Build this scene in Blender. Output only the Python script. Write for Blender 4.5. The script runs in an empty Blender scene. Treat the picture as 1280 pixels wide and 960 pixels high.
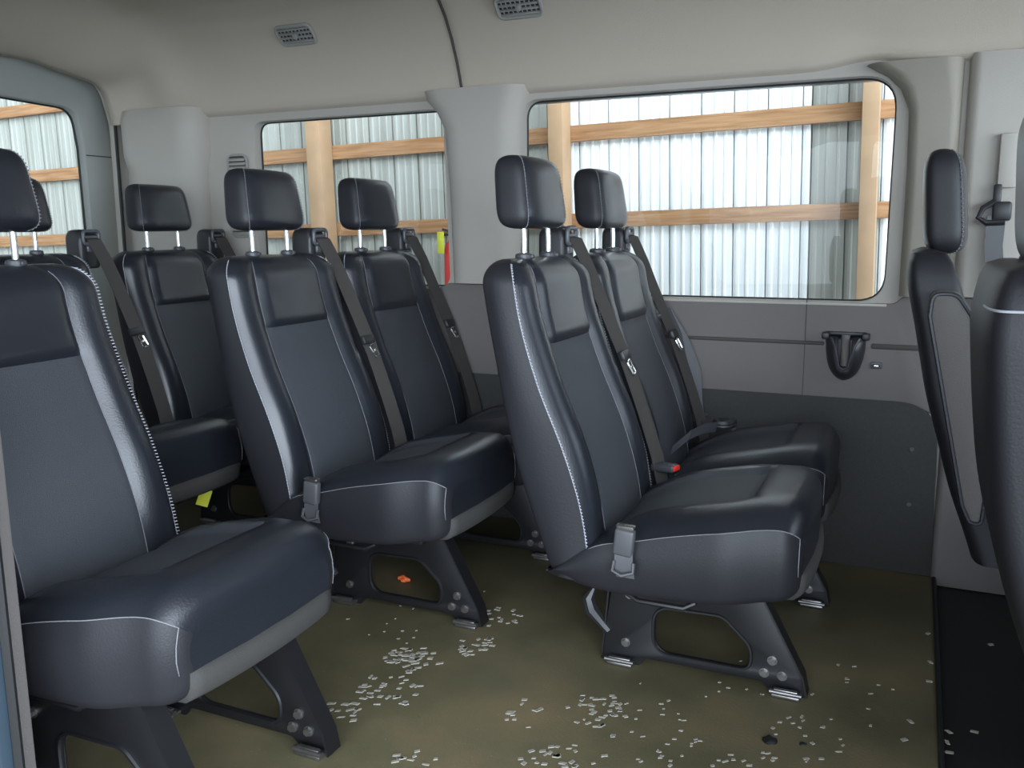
import bpy, bmesh, math, random
from mathutils import Matrix, Vector
random.seed(7)
C = bpy.context.scene.collection
PI = math.pi

# ------------------------------------------------------------------ materials
def mat(name, col, rough=.6, metal=0., bump=0., bscale=200., var=0., vscale=6., spec=.5, coat=0.):
    m = bpy.data.materials.new(name); m.use_nodes = True
    n = m.node_tree; b = n.nodes['Principled BSDF']
    b.inputs['Roughness'].default_value = rough; b.inputs['Metallic'].default_value = metal
    b.inputs['Specular IOR Level'].default_value = spec
    b.inputs['Coat Weight'].default_value = coat
    tc = n.nodes.new('ShaderNodeTexCoord')
    no = n.nodes.new('ShaderNodeTexNoise'); no.inputs['Scale'].default_value = vscale
    no.inputs['Detail'].default_value = 6
    n.links.new(tc.outputs['Object'], no.inputs['Vector'])
    mx = n.nodes.new('ShaderNodeMix'); mx.data_type = 'RGBA'
    mx.inputs[6].default_value = tuple(c*(1-var) for c in col)+(1,)
    mx.inputs[7].default_value = tuple(min(1, c*(1+var)) for c in col)+(1,)
    n.links.new(no.outputs['Fac'], mx.inputs[0]); n.links.new(mx.outputs[2], b.inputs['Base Color'])
    if bump:
        nb = n.nodes.new('ShaderNodeTexNoise'); nb.inputs['Scale'].default_value = bscale
        nb.inputs['Detail'].default_value = 3
        n.links.new(tc.outputs['Object'], nb.inputs['Vector'])
        bp = n.nodes.new('ShaderNodeBump'); bp.inputs['Strength'].default_value = bump
        bp.inputs['Distance'].default_value = .002
        n.links.new(nb.outputs['Fac'], bp.inputs['Height']); n.links.new(bp.outputs['Normal'], b.inputs['Normal'])
    return m

M = {}
M['leather'] = mat('black_leather', (.015, .017, .022), .30, bump=.2, bscale=260, var=.15)
M['leather_side'] = mat('black_vinyl', (.017, .017, .020), .46, bump=.2, bscale=260, var=.15, spec=.32)
M['insert'] = mat('perforated_vinyl', (.043, .047, .055), .6, bump=.6, bscale=700, var=.12)
M['skirt'] = mat('grey_brown_skirt_fabric', (.040, .038, .035), .85, bump=.5, bscale=500, var=.1)
M['stitch'] = mat('grey_stitching', (.42, .43, .47), .6)
M['bezel'] = mat('grey_belt_guide', (.075, .078, .088), .35)
M['thread'] = mat('dim_thread', (.17, .17, .19), .6)
M['seam'] = mat('cushion_seam_thread', (.17, .17, .18), .6)
M['armrest'] = mat('brown_grey_armrest', (.095, .085, .080), .7, bump=.4, bscale=400)
M['chrome'] = mat('chrome_steel', (.78, .79, .80), .16, 1.0)
M['steel'] = mat('worn_zinc_steel', (.25, .24, .23), .35, .9, var=.4, vscale=60)
M['blackmetal'] = mat('black_painted_steel', (.008, .008, .009), .42, .0, var=.3, vscale=15)
M['plastic'] = mat('black_plastic', (.018, .018, .020), .42)
M['plastic2'] = mat('dark_grey_plastic', (.045, .046, .052), .4)
M['belt'] = mat('charcoal_belt_webbing', (.042, .037, .033), .8, bump=.8, bscale=900, var=.1)
M['buckle'] = mat('grey_buckle_plastic', (.07, .07, .075), .45)
M['red'] = mat('red_button', (.7, .03, .02), .4)
M['orange'] = mat('orange_plastic', (.85, .16, .04), .5)
M['yellow'] = mat('yellow_tag', (.62, .62, .05), .6)
M['trim'] = mat('grey_trim_plastic', (.40, .372, .330), .62, bump=.3, bscale=400, var=.03)
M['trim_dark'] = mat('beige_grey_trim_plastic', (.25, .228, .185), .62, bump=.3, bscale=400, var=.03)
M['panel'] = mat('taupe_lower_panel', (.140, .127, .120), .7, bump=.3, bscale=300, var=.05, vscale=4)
M['groove'] = mat('dark_groove', (.05, .045, .04), .7)
M['carpet'] = mat('dark_side_carpet', (.041, .041, .039), .92, bump=.9, bscale=500, var=.2, vscale=80)
M['headliner'] = mat('headliner_cloth', (.49, .432, .358), .9, bump=.5, bscale=500, var=.03, vscale=3)
M['rubber'] = mat('black_rubber', (.012, .012, .012), .55)
M['door'] = mat('rear_door_trim', (.33, .34, .315), .6, bump=.3, bscale=400, var=.04)
M['paint'] = mat('door_jamb_dark_blue', (.035, .055, .075), .3, coat=.4)
M['louvre'] = mat('louvre_plastic', (.30, .30, .28), .6)
M['ventdark'] = mat('vent_dark', (.03, .03, .03), .7)
M['flake'] = mat('dried_flake', (.38, .355, .295), .85, var=.35, vscale=90)
M['concrete'] = mat('barn_floor', (.30, .28, .25), .9, var=.3, vscale=2)
M['extred'] = mat('extinguisher_red', (.6, .03, .02), .35)

def wood_mat():
    m = bpy.data.materials.new('pine_timber'); m.use_nodes = True
    n = m.node_tree; b = n.nodes['Principled BSDF']; b.inputs['Roughness'].default_value = .8
    tc = n.nodes.new('ShaderNodeTexCoord'); mp = n.nodes.new('ShaderNodeMapping')
    mp.inputs['Scale'].default_value = (1.2, 14, 22)
    no = n.nodes.new('ShaderNodeTexNoise'); no.inputs['Scale'].default_value = 3; no.inputs['Detail'].default_value = 8
    no.inputs['Distortion'].default_value = .6
    cr = n.nodes.new('ShaderNodeValToRGB')
    cr.color_ramp.elements[0].position = .3; cr.color_ramp.elements[0].color = (.27, .125, .05, 1)
    cr.color_ramp.elements[1].position = .7; cr.color_ramp.elements[1].color = (.46, .26, .13, 1)
    n.links.new(tc.outputs['Object'], mp.inputs['Vector']); n.links.new(mp.outputs['Vector'], no.inputs['Vector'])
    n.links.new(no.outputs['Fac'], cr.inputs['Fac']); n.links.new(cr.outputs['Color'], b.inputs['Base Color'])
    return m
M['wood'] = wood_mat()
M['wood_v'] = mat('pale_timber_post', (.44, .28, .16), .8, var=.2, vscale=8)

def sheet_mat(name, a, c_, scale):
    m = bpy.data.materials.new(name); m.use_nodes = True
    n = m.node_tree; b = n.nodes['Principled BSDF']; b.inputs['Roughness'].default_value = .55
    tc = n.nodes.new('ShaderNodeTexCoord'); mp = n.nodes.new('ShaderNodeMapping')
    mp.inputs['Scale'].default_value = (scale, 1, .5)
    no = n.nodes.new('ShaderNodeTexNoise'); no.inputs['Scale'].default_value = 2.5; no.inputs['Detail'].default_value = 5
    cr = n.nodes.new('ShaderNodeValToRGB')
    cr.color_ramp.elements[0].position = .35; cr.color_ramp.elements[0].color = a+(1,)
    cr.color_ramp.elements[1].position = .62; cr.color_ramp.elements[1].color = c_+(1,)
    n.links.new(tc.outputs['Object'], mp.inputs['Vector']); n.links.new(mp.outputs['Vector'], no.inputs['Vector'])
    n.links.new(no.outputs['Fac'], cr.inputs['Fac']); n.links.new(cr.outputs['Color'], b.inputs['Base Color'])
    return m
M['sheet_daylit'] = sheet_mat('daylit_barn_sheet', (.80, .83, .83), (.93, .94, .94), 7)  # near-white colour stands in for daylight on the brighter sheets
M['sheet_grey'] = sheet_mat('galvanised_barn_sheet', (.31, .315, .275), (.40, .405, .365), 7)

def floor_mat():
    m = bpy.data.materials.new('dirty_vinyl_floor'); m.use_nodes = True
    n = m.node_tree; b = n.nodes['Principled BSDF']
    tc = n.nodes.new('ShaderNodeTexCoord')
    a = n.nodes.new('ShaderNodeTexNoise'); a.inputs['Scale'].default_value = 2.2; a.inputs['Detail'].default_value = 7
    a.inputs['Roughness'].default_value = .6
    cr = n.nodes.new('ShaderNodeValToRGB'); e = cr.color_ramp.elements
    e[0].position = .32; e[0].color = (.080, .071, .038, 1); e[1].position = .68; e[1].color = (.195, .146, .076, 1)
    k = e.new(.5); k.color = (.128, .111, .060, 1)
    s = n.nodes.new('ShaderNodeTexNoise'); s.inputs['Scale'].default_value = 170; s.inputs['Detail'].default_value = 3
    cs = n.nodes.new('ShaderNodeValToRGB'); cs.color_ramp.elements[0].position = .70; cs.color_ramp.elements[1].position = .76
    mx = n.nodes.new('ShaderNodeMix'); mx.data_type = 'RGBA'; mx.inputs[7].default_value = (.30, .28, .23, 1)
    n.links.new(tc.outputs['Object'], a.inputs['Vector']); n.links.new(tc.outputs['Object'], s.inputs['Vector'])
    n.links.new(a.outputs['Fac'], cr.inputs['Fac']); n.links.new(s.outputs['Fac'], cs.inputs['Fac'])
    n.links.new(cs.outputs['Color'], mx.inputs[0]); n.links.new(cr.outputs['Color'], mx.inputs[6])
    n.links.new(mx.outputs[2], b.inputs['Base Color'])
    rr = n.nodes.new('ShaderNodeMapRange'); rr.inputs[3].default_value = .38; rr.inputs[4].default_value = .75
    n.links.new(a.outputs['Fac'], rr.inputs[0]); n.links.new(rr.outputs[0], b.inputs['Roughness'])
    bp = n.nodes.new('ShaderNodeBump'); bp.inputs['Strength'].default_value = .3; bp.inputs['Distance'].default_value = .002
    n.links.new(s.outputs['Fac'], bp.inputs['Height']); n.links.new(bp.outputs['Normal'], b.inputs['Normal'])
    return m
M['floor'] = floor_mat()

def glass_mat():
    m = bpy.data.materials.new('window_glass'); m.use_nodes = True
    n = m.node_tree
    for x in list(n.nodes):
        if x.type == 'BSDF_PRINCIPLED': n.nodes.remove(x)
    out = [x for x in n.nodes if x.type == 'OUTPUT_MATERIAL'][0]
    t = n.nodes.new('ShaderNodeBsdfTransparent'); t.inputs[0].default_value = (.93, .95, .94, 1)
    g = n.nodes.new('ShaderNodeBsdfGlossy'); g.inputs['Roughness'].default_value = .02
    mx = n.nodes.new('ShaderNodeMixShader'); fr = n.nodes.new('ShaderNodeFresnel'); fr.inputs[0].default_value = 1.3
    n.links.new(fr.outputs[0], mx.inputs[0]); n.links.new(t.outputs[0], mx.inputs[1]); n.links.new(g.outputs[0], mx.inputs[2])
    n.links.new(mx.outputs[0], out.inputs[0])
    return m
M['glass'] = glass_mat()

# ------------------------------------------------------------------ helpers
def link(name, me, material, parent=None, smooth=True, angle=40):
    o = bpy.data.objects.new(name, me); C.objects.link(o)
    if material is not None: me.materials.append(M[material])
    if smooth:
        me.shade_smooth()
        try: me.set_sharp_from_angle(angle=math.radians(angle))
        except Exception: pass
    if parent is not None: o.parent = parent
    return o
def from_bm(name, bm, material, parent=None, smooth=True, angle=40, recalc=True):
    if recalc: bmesh.ops.recalc_face_normals(bm, faces=bm.faces)
    me = bpy.data.meshes.new(name); bm.to_mesh(me); bm.free()
    return link(name, me, material, parent, smooth, angle)
def empty(name, loc=(0, 0, 0), rz=0):
    o = bpy.data.objects.new(name, None); C.objects.link(o); o.location = loc; o.rotation_euler = (0, 0, rz)
    o.empty_display_size = .1
    return o
def tag(o, label, cat, group=None):
    o['label'] = label; o['category'] = cat
    if group: o['group'] = group
    return o
def struct(o, label=None):
    o['kind'] = 'structure'
    if label: o['label'] = label
    return o

def bm_box(bm, lo, hi, bev=0., seg=2, mtx=None):
    t = bmesh.new(); bmesh.ops.create_cube(t, size=1)
    for v in t.verts:
        v.co = Vector([lo[i]+(v.co[i]+.5)*(hi[i]-lo[i]) for i in range(3)])
    if bev: bmesh.ops.bevel(t, geom=list(t.edges), offset=bev, segments=seg, profile=.5, affect='EDGES')
    if mtx is not None: bmesh.ops.transform(t, matrix=mtx, verts=t.verts)
    merge(bm, t)
def merge(bm, t):
    me = bpy.data.meshes.new('tmp'); t.to_mesh(me); t.free(); bm.from_mesh(me); bpy.data.meshes.remove(me)
def bm_tube(bm, pts, r, n=8, closed=False, caps=True):
    pts = [Vector(p) for p in pts]; rings = []
    N = len(pts)
    up = None
    for i, p in enumerate(pts):
        if closed: d = pts[(i+1) % N]-pts[i-1]
        else: d = pts[min(i+1, N-1)]-pts[max(i-1, 0)]
        d.normalize()
        if up is None:
            up = Vector((0, 0, 1)) if abs(d.z) < .9 else Vector((1, 0, 0))
        a = up-d*up.dot(d)
        a.normalize(); b = d.cross(a); up = a
        rr = r[i] if isinstance(r, (list, tuple)) else r
        rings.append([bm.verts.new(p+a*rr*math.cos(2*PI*k/n)+b*rr*math.sin(2*PI*k/n)) for k in range(n)])
    for i in range(N if closed else N-1):
        A = rings[i]; B = rings[(i+1) % N]
        for k in range(n): bm.faces.new((A[k], A[(k+1) % n], B[(k+1) % n], B[k]))
    if not closed and caps:
        bm.faces.new(rings[0][::-1]); bm.faces.new(rings[-1])
def bm_cyl(bm, c, axis, r, h, n=14):
    a = Vector(axis).normalized(); c = Vector(c)
    bm_tube(bm, [c-a*h/2, c+a*h/2], r, n)
def bm_ribbon(bm, pts, wdirs, w, t):
    # flat strap: pts centre line, wdirs width direction per point, w half width
    N = len(pts); rings = []
    for i in range(N):
        p = Vector(pts[i]); wd = Vector(wdirs[i] if isinstance(wdirs, list) else wdirs).normalized()
        d = (Vector(pts[min(i+1, N-1)])-Vector(pts[max(i-1, 0)])).normalized()
        nn = d.cross(wd).normalized()
        rings.append([bm.verts.new(p+wd*a*w+nn*b*t) for a, b in ((-1, -.5), (1, -.5), (1, .5), (-1, .5))])
    for i in range(N-1):
        for k in range(4): bm.faces.new((rings[i][k], rings[i][(k+1) % 4], rings[i+1][(k+1) % 4], rings[i+1][k]))
    bm.faces.new(rings[0][::-1]); bm.faces.new(rings[-1])

def round_poly(pts, rad, seg=8):
    n = len(pts); out = []
    for i in range(n):
        p = Vector(pts[i]); a = Vector(pts[i-1])-p; b = Vector(pts[(i+1) % n])-p
        r = rad[i] if isinstance(rad, (list, tuple)) else rad
        if r <= 0: out.append(tuple(p)); continue
        ang = a.angle(b); d = min(r/math.tan(ang/2), a.length*.49, b.length*.49)
        p0 = p+a.normalized()*d; p1 = p+b.normalized()*d
        for k in range(seg+1):
            t = k/seg; out.append(tuple(p0*(1-t)**2+p*2*t*(1-t)+p1*t*t))
    return out
def rrect(x0, x1, z0, z1, r, seg=8):
    return round_poly([(x0, z0), (x1, z0), (x1, z1), (x0, z1)], r, seg)

def plate(name, outer, holes, thick, bevel, material, parent=None, mtx=None, angle=35):
    """2D outline with holes extruded; local x,y -> mapped by mtx"""
    cu = bpy.data.curves.new(name, 'CURVE'); cu.dimensions = '2D'; cu.fill_mode = 'BOTH'
    cu.extrude = thick/2-bevel; cu.bevel_depth = bevel; cu.bevel_resolution = 1; cu.offset = -bevel
    for lp in [outer]+holes:
        s = cu.splines.new('POLY'); s.points.add(len(lp)-1)
        for i, p in enumerate(lp): s.points[i].co = (p[0], p[1], 0, 1)
        s.use_cyclic_u = True
    to = bpy.data.objects.new('tmp', cu); C.objects.link(to)
    dg = bpy.context.evaluated_depsgraph_get(); dg.update()
    me = bpy.data.meshes.new_from_object(to.evaluated_get(dg)); me.name = name
    bpy.data.objects.remove(to); bpy.data.curves.remove(cu)
    if mtx is not None: me.transform(mtx)
    bm = bmesh.new(); bm.from_mesh(me); bmesh.ops.remove_doubles(bm, verts=bm.verts, dist=1e-5)
    bmesh.ops.recalc_face_normals(bm, faces=bm.faces)
    bm.to_mesh(me); bm.free(); me.materials.clear()
    return link(name, me, material, parent, True, angle)
def XZ(y): # local (x,y,z)->(X, y - z, Y)
    return Matrix(((1, 0, 0, 0), (0, 0, -1, y), (0, 1, 0, 0), (0, 0, 0, 1)))
def YZ(x):
    return Matrix(((0, 0, 1, x), (1, 0, 0, 0), (0, 1, 0, 0), (0, 0, 0, 1)))

def interp(tab, t):
    # Catmull-Rom through the table so that profiles stay smooth
    if t <= tab[0][0]: return tab[0][1]
    if t >= tab[-1][0]: return tab[-1][1]
    for i in range(len(tab)-1):
        (x0, y0), (x1, y1) = tab[i], tab[i+1]
        if t <= x1:
            h = x1-x0; u = (t-x0)/h
            m0 = (y1-tab[i-1][1])/(x1-tab[i-1][0]) if i > 0 else (y1-y0)/h
            m1 = (tab[i+2][1]-y0)/(tab[i+2][0]-x0) if i+2 < len(tab) else (y1-y0)/h
            return (2*u**3-3*u**2+1)*y0+(u**3-2*u*u+u)*h*m0+(3*u*u-2*u**3)*y1+(u**3-u*u)*h*m1
    return tab[-1][1]
def sstep(a, b, x):
    t = max(0., min(1., (x-a)/(b-a))); return t*t*(3-2*t)
def gauss(x, s): return math.exp(-(x/s)**2)

# ------------------------------------------------------------------ soft lofts
def loft(rings, regions=None, cap0=True, cap1=True):
    """rings: list of lists of Vectors. regions: f(i,k)->key. returns dict key->bm"""
    keys = {}
    n = len(rings[0])
    for i in range(len(rings)-1):
        for k in range(n):
            key = regions(i, k) if regions else 'main'
            keys.setdefault(key, []).append((i, k))
    out = {}
    for key, faces in keys.items():
        bm = bmesh.new(); vm = {}
        def gv(i, k):
            k %= n
            if (i, k) not in vm: vm[(i, k)] = bm.verts.new(rings[i][k])
            return vm[(i, k)]
        for i, k in faces:
            bm.faces.new((gv(i, k), gv(i, k+1), gv(i+1, k+1), gv(i+1, k)))
        if key == 'main':
            if cap0: bm.faces.new([gv(0, k) for k in range(n)][::-1])
            if cap1: bm.faces.new([gv(len(rings)-1, k) for k in range(n)])
        out[key] = bm
    return out

SPN = 40  # samples across the front face
def back_mesh(hw=.24, upz=.79, ztop=.985):
    RE = [(.27, .135), (.297, .128), (.42, .083), (.551, .041), (.783, -.012), (.889, -.034), (.985, -.050)]
    SE = [(.27, .243), (.37, .236), (.47, .216), (.583, .177), (.72, .118), (.857, .074), (.985, .052)]
    zs = [.285+(.925-.285)*i/44 for i in range(45)]
    R = .06
    capz = [.925+R*math.sin(PI/2*j/9) for j in range(1, 10)]
    rings = []; info = []
    us = [-1+2*k/SPN for k in range(SPN+1)]
    for z in zs+capz:
        xr = interp(RE, z); xs = interp(SE, z)
        w = hw - .012*sstep(.6, .98, z)
        sh = 0.
        if z > .925:
            sh = 1-math.sqrt(max(0, 1-((z-.925)/R)**2))
            sh = min(sh, .9)
        wr = w-sh*.075; xm = (xr+xs)/2
        th = (xs-xr)/2*(1-sh*.85); xm = xm-.004*sh
        xr2, xs2 = xm-th, xm+th
        if z < .36:   # lower edge cut diagonally forward
            pass
        ring = []
        inner = .62
        for u in us:                                       # front face, from -y to +y
            au = abs(u)
            fade = (1-sh)
            bol = .022*math.sin(PI*min(1, max(0, (au-inner)/(1-inner)))**.8)*sstep(.26, .62, z)*(1-.45*sstep(.70, 1.0, z))
            groove = -.007*gauss(au-inner, .022)
            rnd = -.014*max(0, (au-.90)/.10)**2
            cen = .006*math.cos(u/inner*PI/2)*(1 if au < inner else 0)
            up = 0
            if au < inner:
                up = .012*sstep(upz-.004, upz+.014, z)*min(1, (inner-au)/.12)
                up -= .006*gauss(z-upz+.002, .006)
            ring.append(Vector((xs2+(bol+groove+rnd+cen+up)*fade-.004, u*wr, z)))
        for t in (.12, .35, .6, .82):                      # far side
            ring.append(Vector((xs2-.018*fade-.004+(xr2+.014-(xs2-.022*fade))*t, wr+.006*math.sin(PI*t)*fade, z)))
        for a in (0, .33, .66, 1):
            an = a*PI/2; ring.append(Vector((xr2+.022*fade*(1-math.sin(an)), wr-.022*fade*(1-math.cos(an)), z)))
        for u in (.5, 0, -.5): ring.append(Vector((xr2-.004, u*wr, z)))
        for a in (1, .66, .33, 0):
            an = a*PI/2; ring.append(Vector((xr2+.022*fade*(1-math.sin(an)), -wr+.022*fade*(1-math.cos(an)), z)))
        for t in (.82, .6, .35, .12):
            ring.append(Vector((xs2-.018*fade-.004+(xr2+.014-(xs2-.022*fade))*t, -wr-.006*math.sin(PI*t)*fade, z)))
        rings.append(ring); info.append(z)
    il = int(round((1-.62)/2*SPN)); ir = SPN-il
    def reg(i, k):
        z = (info[i]+info[i+1])/2
        if il <= k < ir:
            if z < upz and z > .30: return 'insert'
            if upz <= z < .962: return 'upper'
        if k >= SPN: return 'side'
        return 'main'
    seam = [r[0]+Vector((.0, -.001, 0)) for r in rings[:51]]
    seam2 = [r[SPN]+Vector((.0, .001, 0)) for r in rings[:51]]
    pan = [[r[il]+Vector((.001, 0, 0)) for r in rings[:50]], [r[ir]+Vector((.001, 0, 0)) for r in rings[:50]]]
    return loft(rings, reg), seam, seam2, pan

def cushion_mesh(hw=.252):
    SE = [(.13, .296), (.16, .316), (.241, .372), (.322, .394), (.425, .421), (.56, .446), (.68, .455)]
    BO = [(.13, .285), (.233, .268), (.342, .266), (.5, .275), (.68, .300)]
    xs = [.13+(.615-.13)*i/30 for i in range(31)]
    Rf = .052
    capx = [.615+Rf*math.sin(PI/2*j/9) for j in range(1, 10)]
    us = [-1+2*k/SPN for k in range(SPN+1)]
    rings = []; info = []
    for x in xs+capx:
        zs, zb = interp(SE, x), interp(BO, x)
        w = hw-.006*(1-sstep(.13, .26, x))
        sh = 0.
        if x > .615: sh = min(.93, 1-math.sqrt(max(0, 1-((x-.615)/Rf)**2)))
        w -= .028*sstep(.50, .62, x)+.05*sh
        zs2 = zs-.045*sh; zb2 = zb+.03*sh
        ring = []
        bow = .012*1
        for u in us:
            au = abs(u)
            c = .045*(1-au**6)*sstep(.18, .36, x)*(1-.5*sh)                 # crown above the side seam
            inner = .60
            if au < inner:
                ins = .017*sstep(.0, .08, inner-au)
                roll = sstep(.535, .560, x)
                c -= ins*(1-roll)*1.0
                c -= .008*gauss(x-.545, .010)
            c -= .006*gauss(au-inner, .025)*(1-sstep(.5, .56, x))
            xx = x+bow*(1-u*u)*sstep(.55, .68, x)
            ring.append(Vector((xx, u*w, zs2+c)))
        for t in (.10, .3, .55, .8):
            ring.append(Vector((x, w+.010*math.sin(PI*t), zs2+(zb2+.02-zs2)*t)))
        for a in (0, .5, 1):
            an = a*PI/2; ring.append(Vector((x, w-.02*(1-math.cos(an)), zb2+.02*(1-math.sin(an)))))
        for u in (.5, 0, -.5): ring.append(Vector((x+.012*sstep(.55, .68, x), u*w, zb2)))
        for a in (1, .5, 0):
            an = a*PI/2; ring.append(Vector((x, -w+.02*(1-math.cos(an)), zb2+.02*(1-math.sin(an)))))
        for t in (.8, .55, .3, .10):
            ring.append(Vector((x, -w-.010*math.sin(PI*t), zs2+(zb2+.02-zs2)*t)))
        rings.append(ring); info.append(x)
    il = int(round((1-.60)/2*SPN)); ir = SPN-il
    def reg(i, k):
        x = (info[i]+info[i+1])/2
        if il <= k < ir and .22 < x < .545: return 'insert'
        if k >= SPN: return 'side'
        return 'main'
    seamL = [r[0]+Vector((0, -.001, 0)) for r in rings[6:36]]
    seamR = [r[SPN]+Vector((0, .001, 0)) for r in rings[6:36]]
    i0 = 34
    seamL += [rings[i0+2][0], ]+[rings[i0+2][-k]+Vector((.0008, -.0012, 0)) for k in (1, 2, 3, 4)]
    seamR += [rings[i0+2][SPN]]+[rings[i0+2][SPN+k]+Vector((.0008, .0012, 0)) for k in (1, 2, 3, 4)]
    return loft(rings, reg), seamL, seamR

def head_mesh():
    # rings stacked in z, rounded rectangle in XY, x0 local = post position
    zs = []
    z0, z1 = 1.052, 1.220
    N = 26; rings = []
    for i in range(N+1):
        t = -1+2*i/N
        tt = math.sin(t*PI/2)
        z = (z0+z1)/2+(z1-z0)/2*tt
        s = (1-abs(tt)**5.5)**(1/3.)
        s = max(s, .12)
        wy = .124*(1-.075*tt)*(.62+.38*s); wx = .052*(1-.05*tt)*s
        cx = -.012+.010*tt*-1
        ring = []
        K = 56
        for k in range(K):
            a = 2*PI*k/K
            ca, sa = math.cos(a), math.sin(a)
            e = .42
            px = math.copysign(abs(ca)**e, ca); py = math.copysign(abs(sa)**e, sa)
            dx = 0
            if px > .3: dx = -.010*py*py           # front slightly convex
            ring.append(Vector((cx+px*wx+dx, py*wy, z)))
        rings.append(ring)
    bms = loft(rings, lambda i, k: 'cheek_a' if 8 <= k < 20 else ('cheek_b' if 36 <= k < 48 else 'main'))
    # seam along the front edge of both cheeks
    k1 = [r for r in rings]
    seamA = [r[8]+Vector((.0008, .0008, 0)) for r in rings[2:-2]]
    seamB = [r[48]+Vector((.0008, -.0008, 0)) for r in rings[2:-2]]
    return bms, seamA, seamB

def stitch_bm(seam, outward, ladder=.006):
    """light thread beside a seam: many short dashes across"""
    bm = bmesh.new()
    # resample
    L = [0]
    for a, b in zip(seam, seam[1:]): L.append(L[-1]+(b-a).length)
    def P(s):
        for i in range(len(L)-1):
            if s <= L[i+1]: t = (s-L[i])/max(1e-9, L[i+1]-L[i]); return seam[i].lerp(seam[i+1], t)
        return seam[-1]
    s = 0
    o = Vector(outward)
    while s < L[-1]-.004:
        p = P(s)
        bm_tube(bm, [p-o*ladder*.5, p+o*ladder*.5], .0014, 4)
        s += .0075
    return bm

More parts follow.
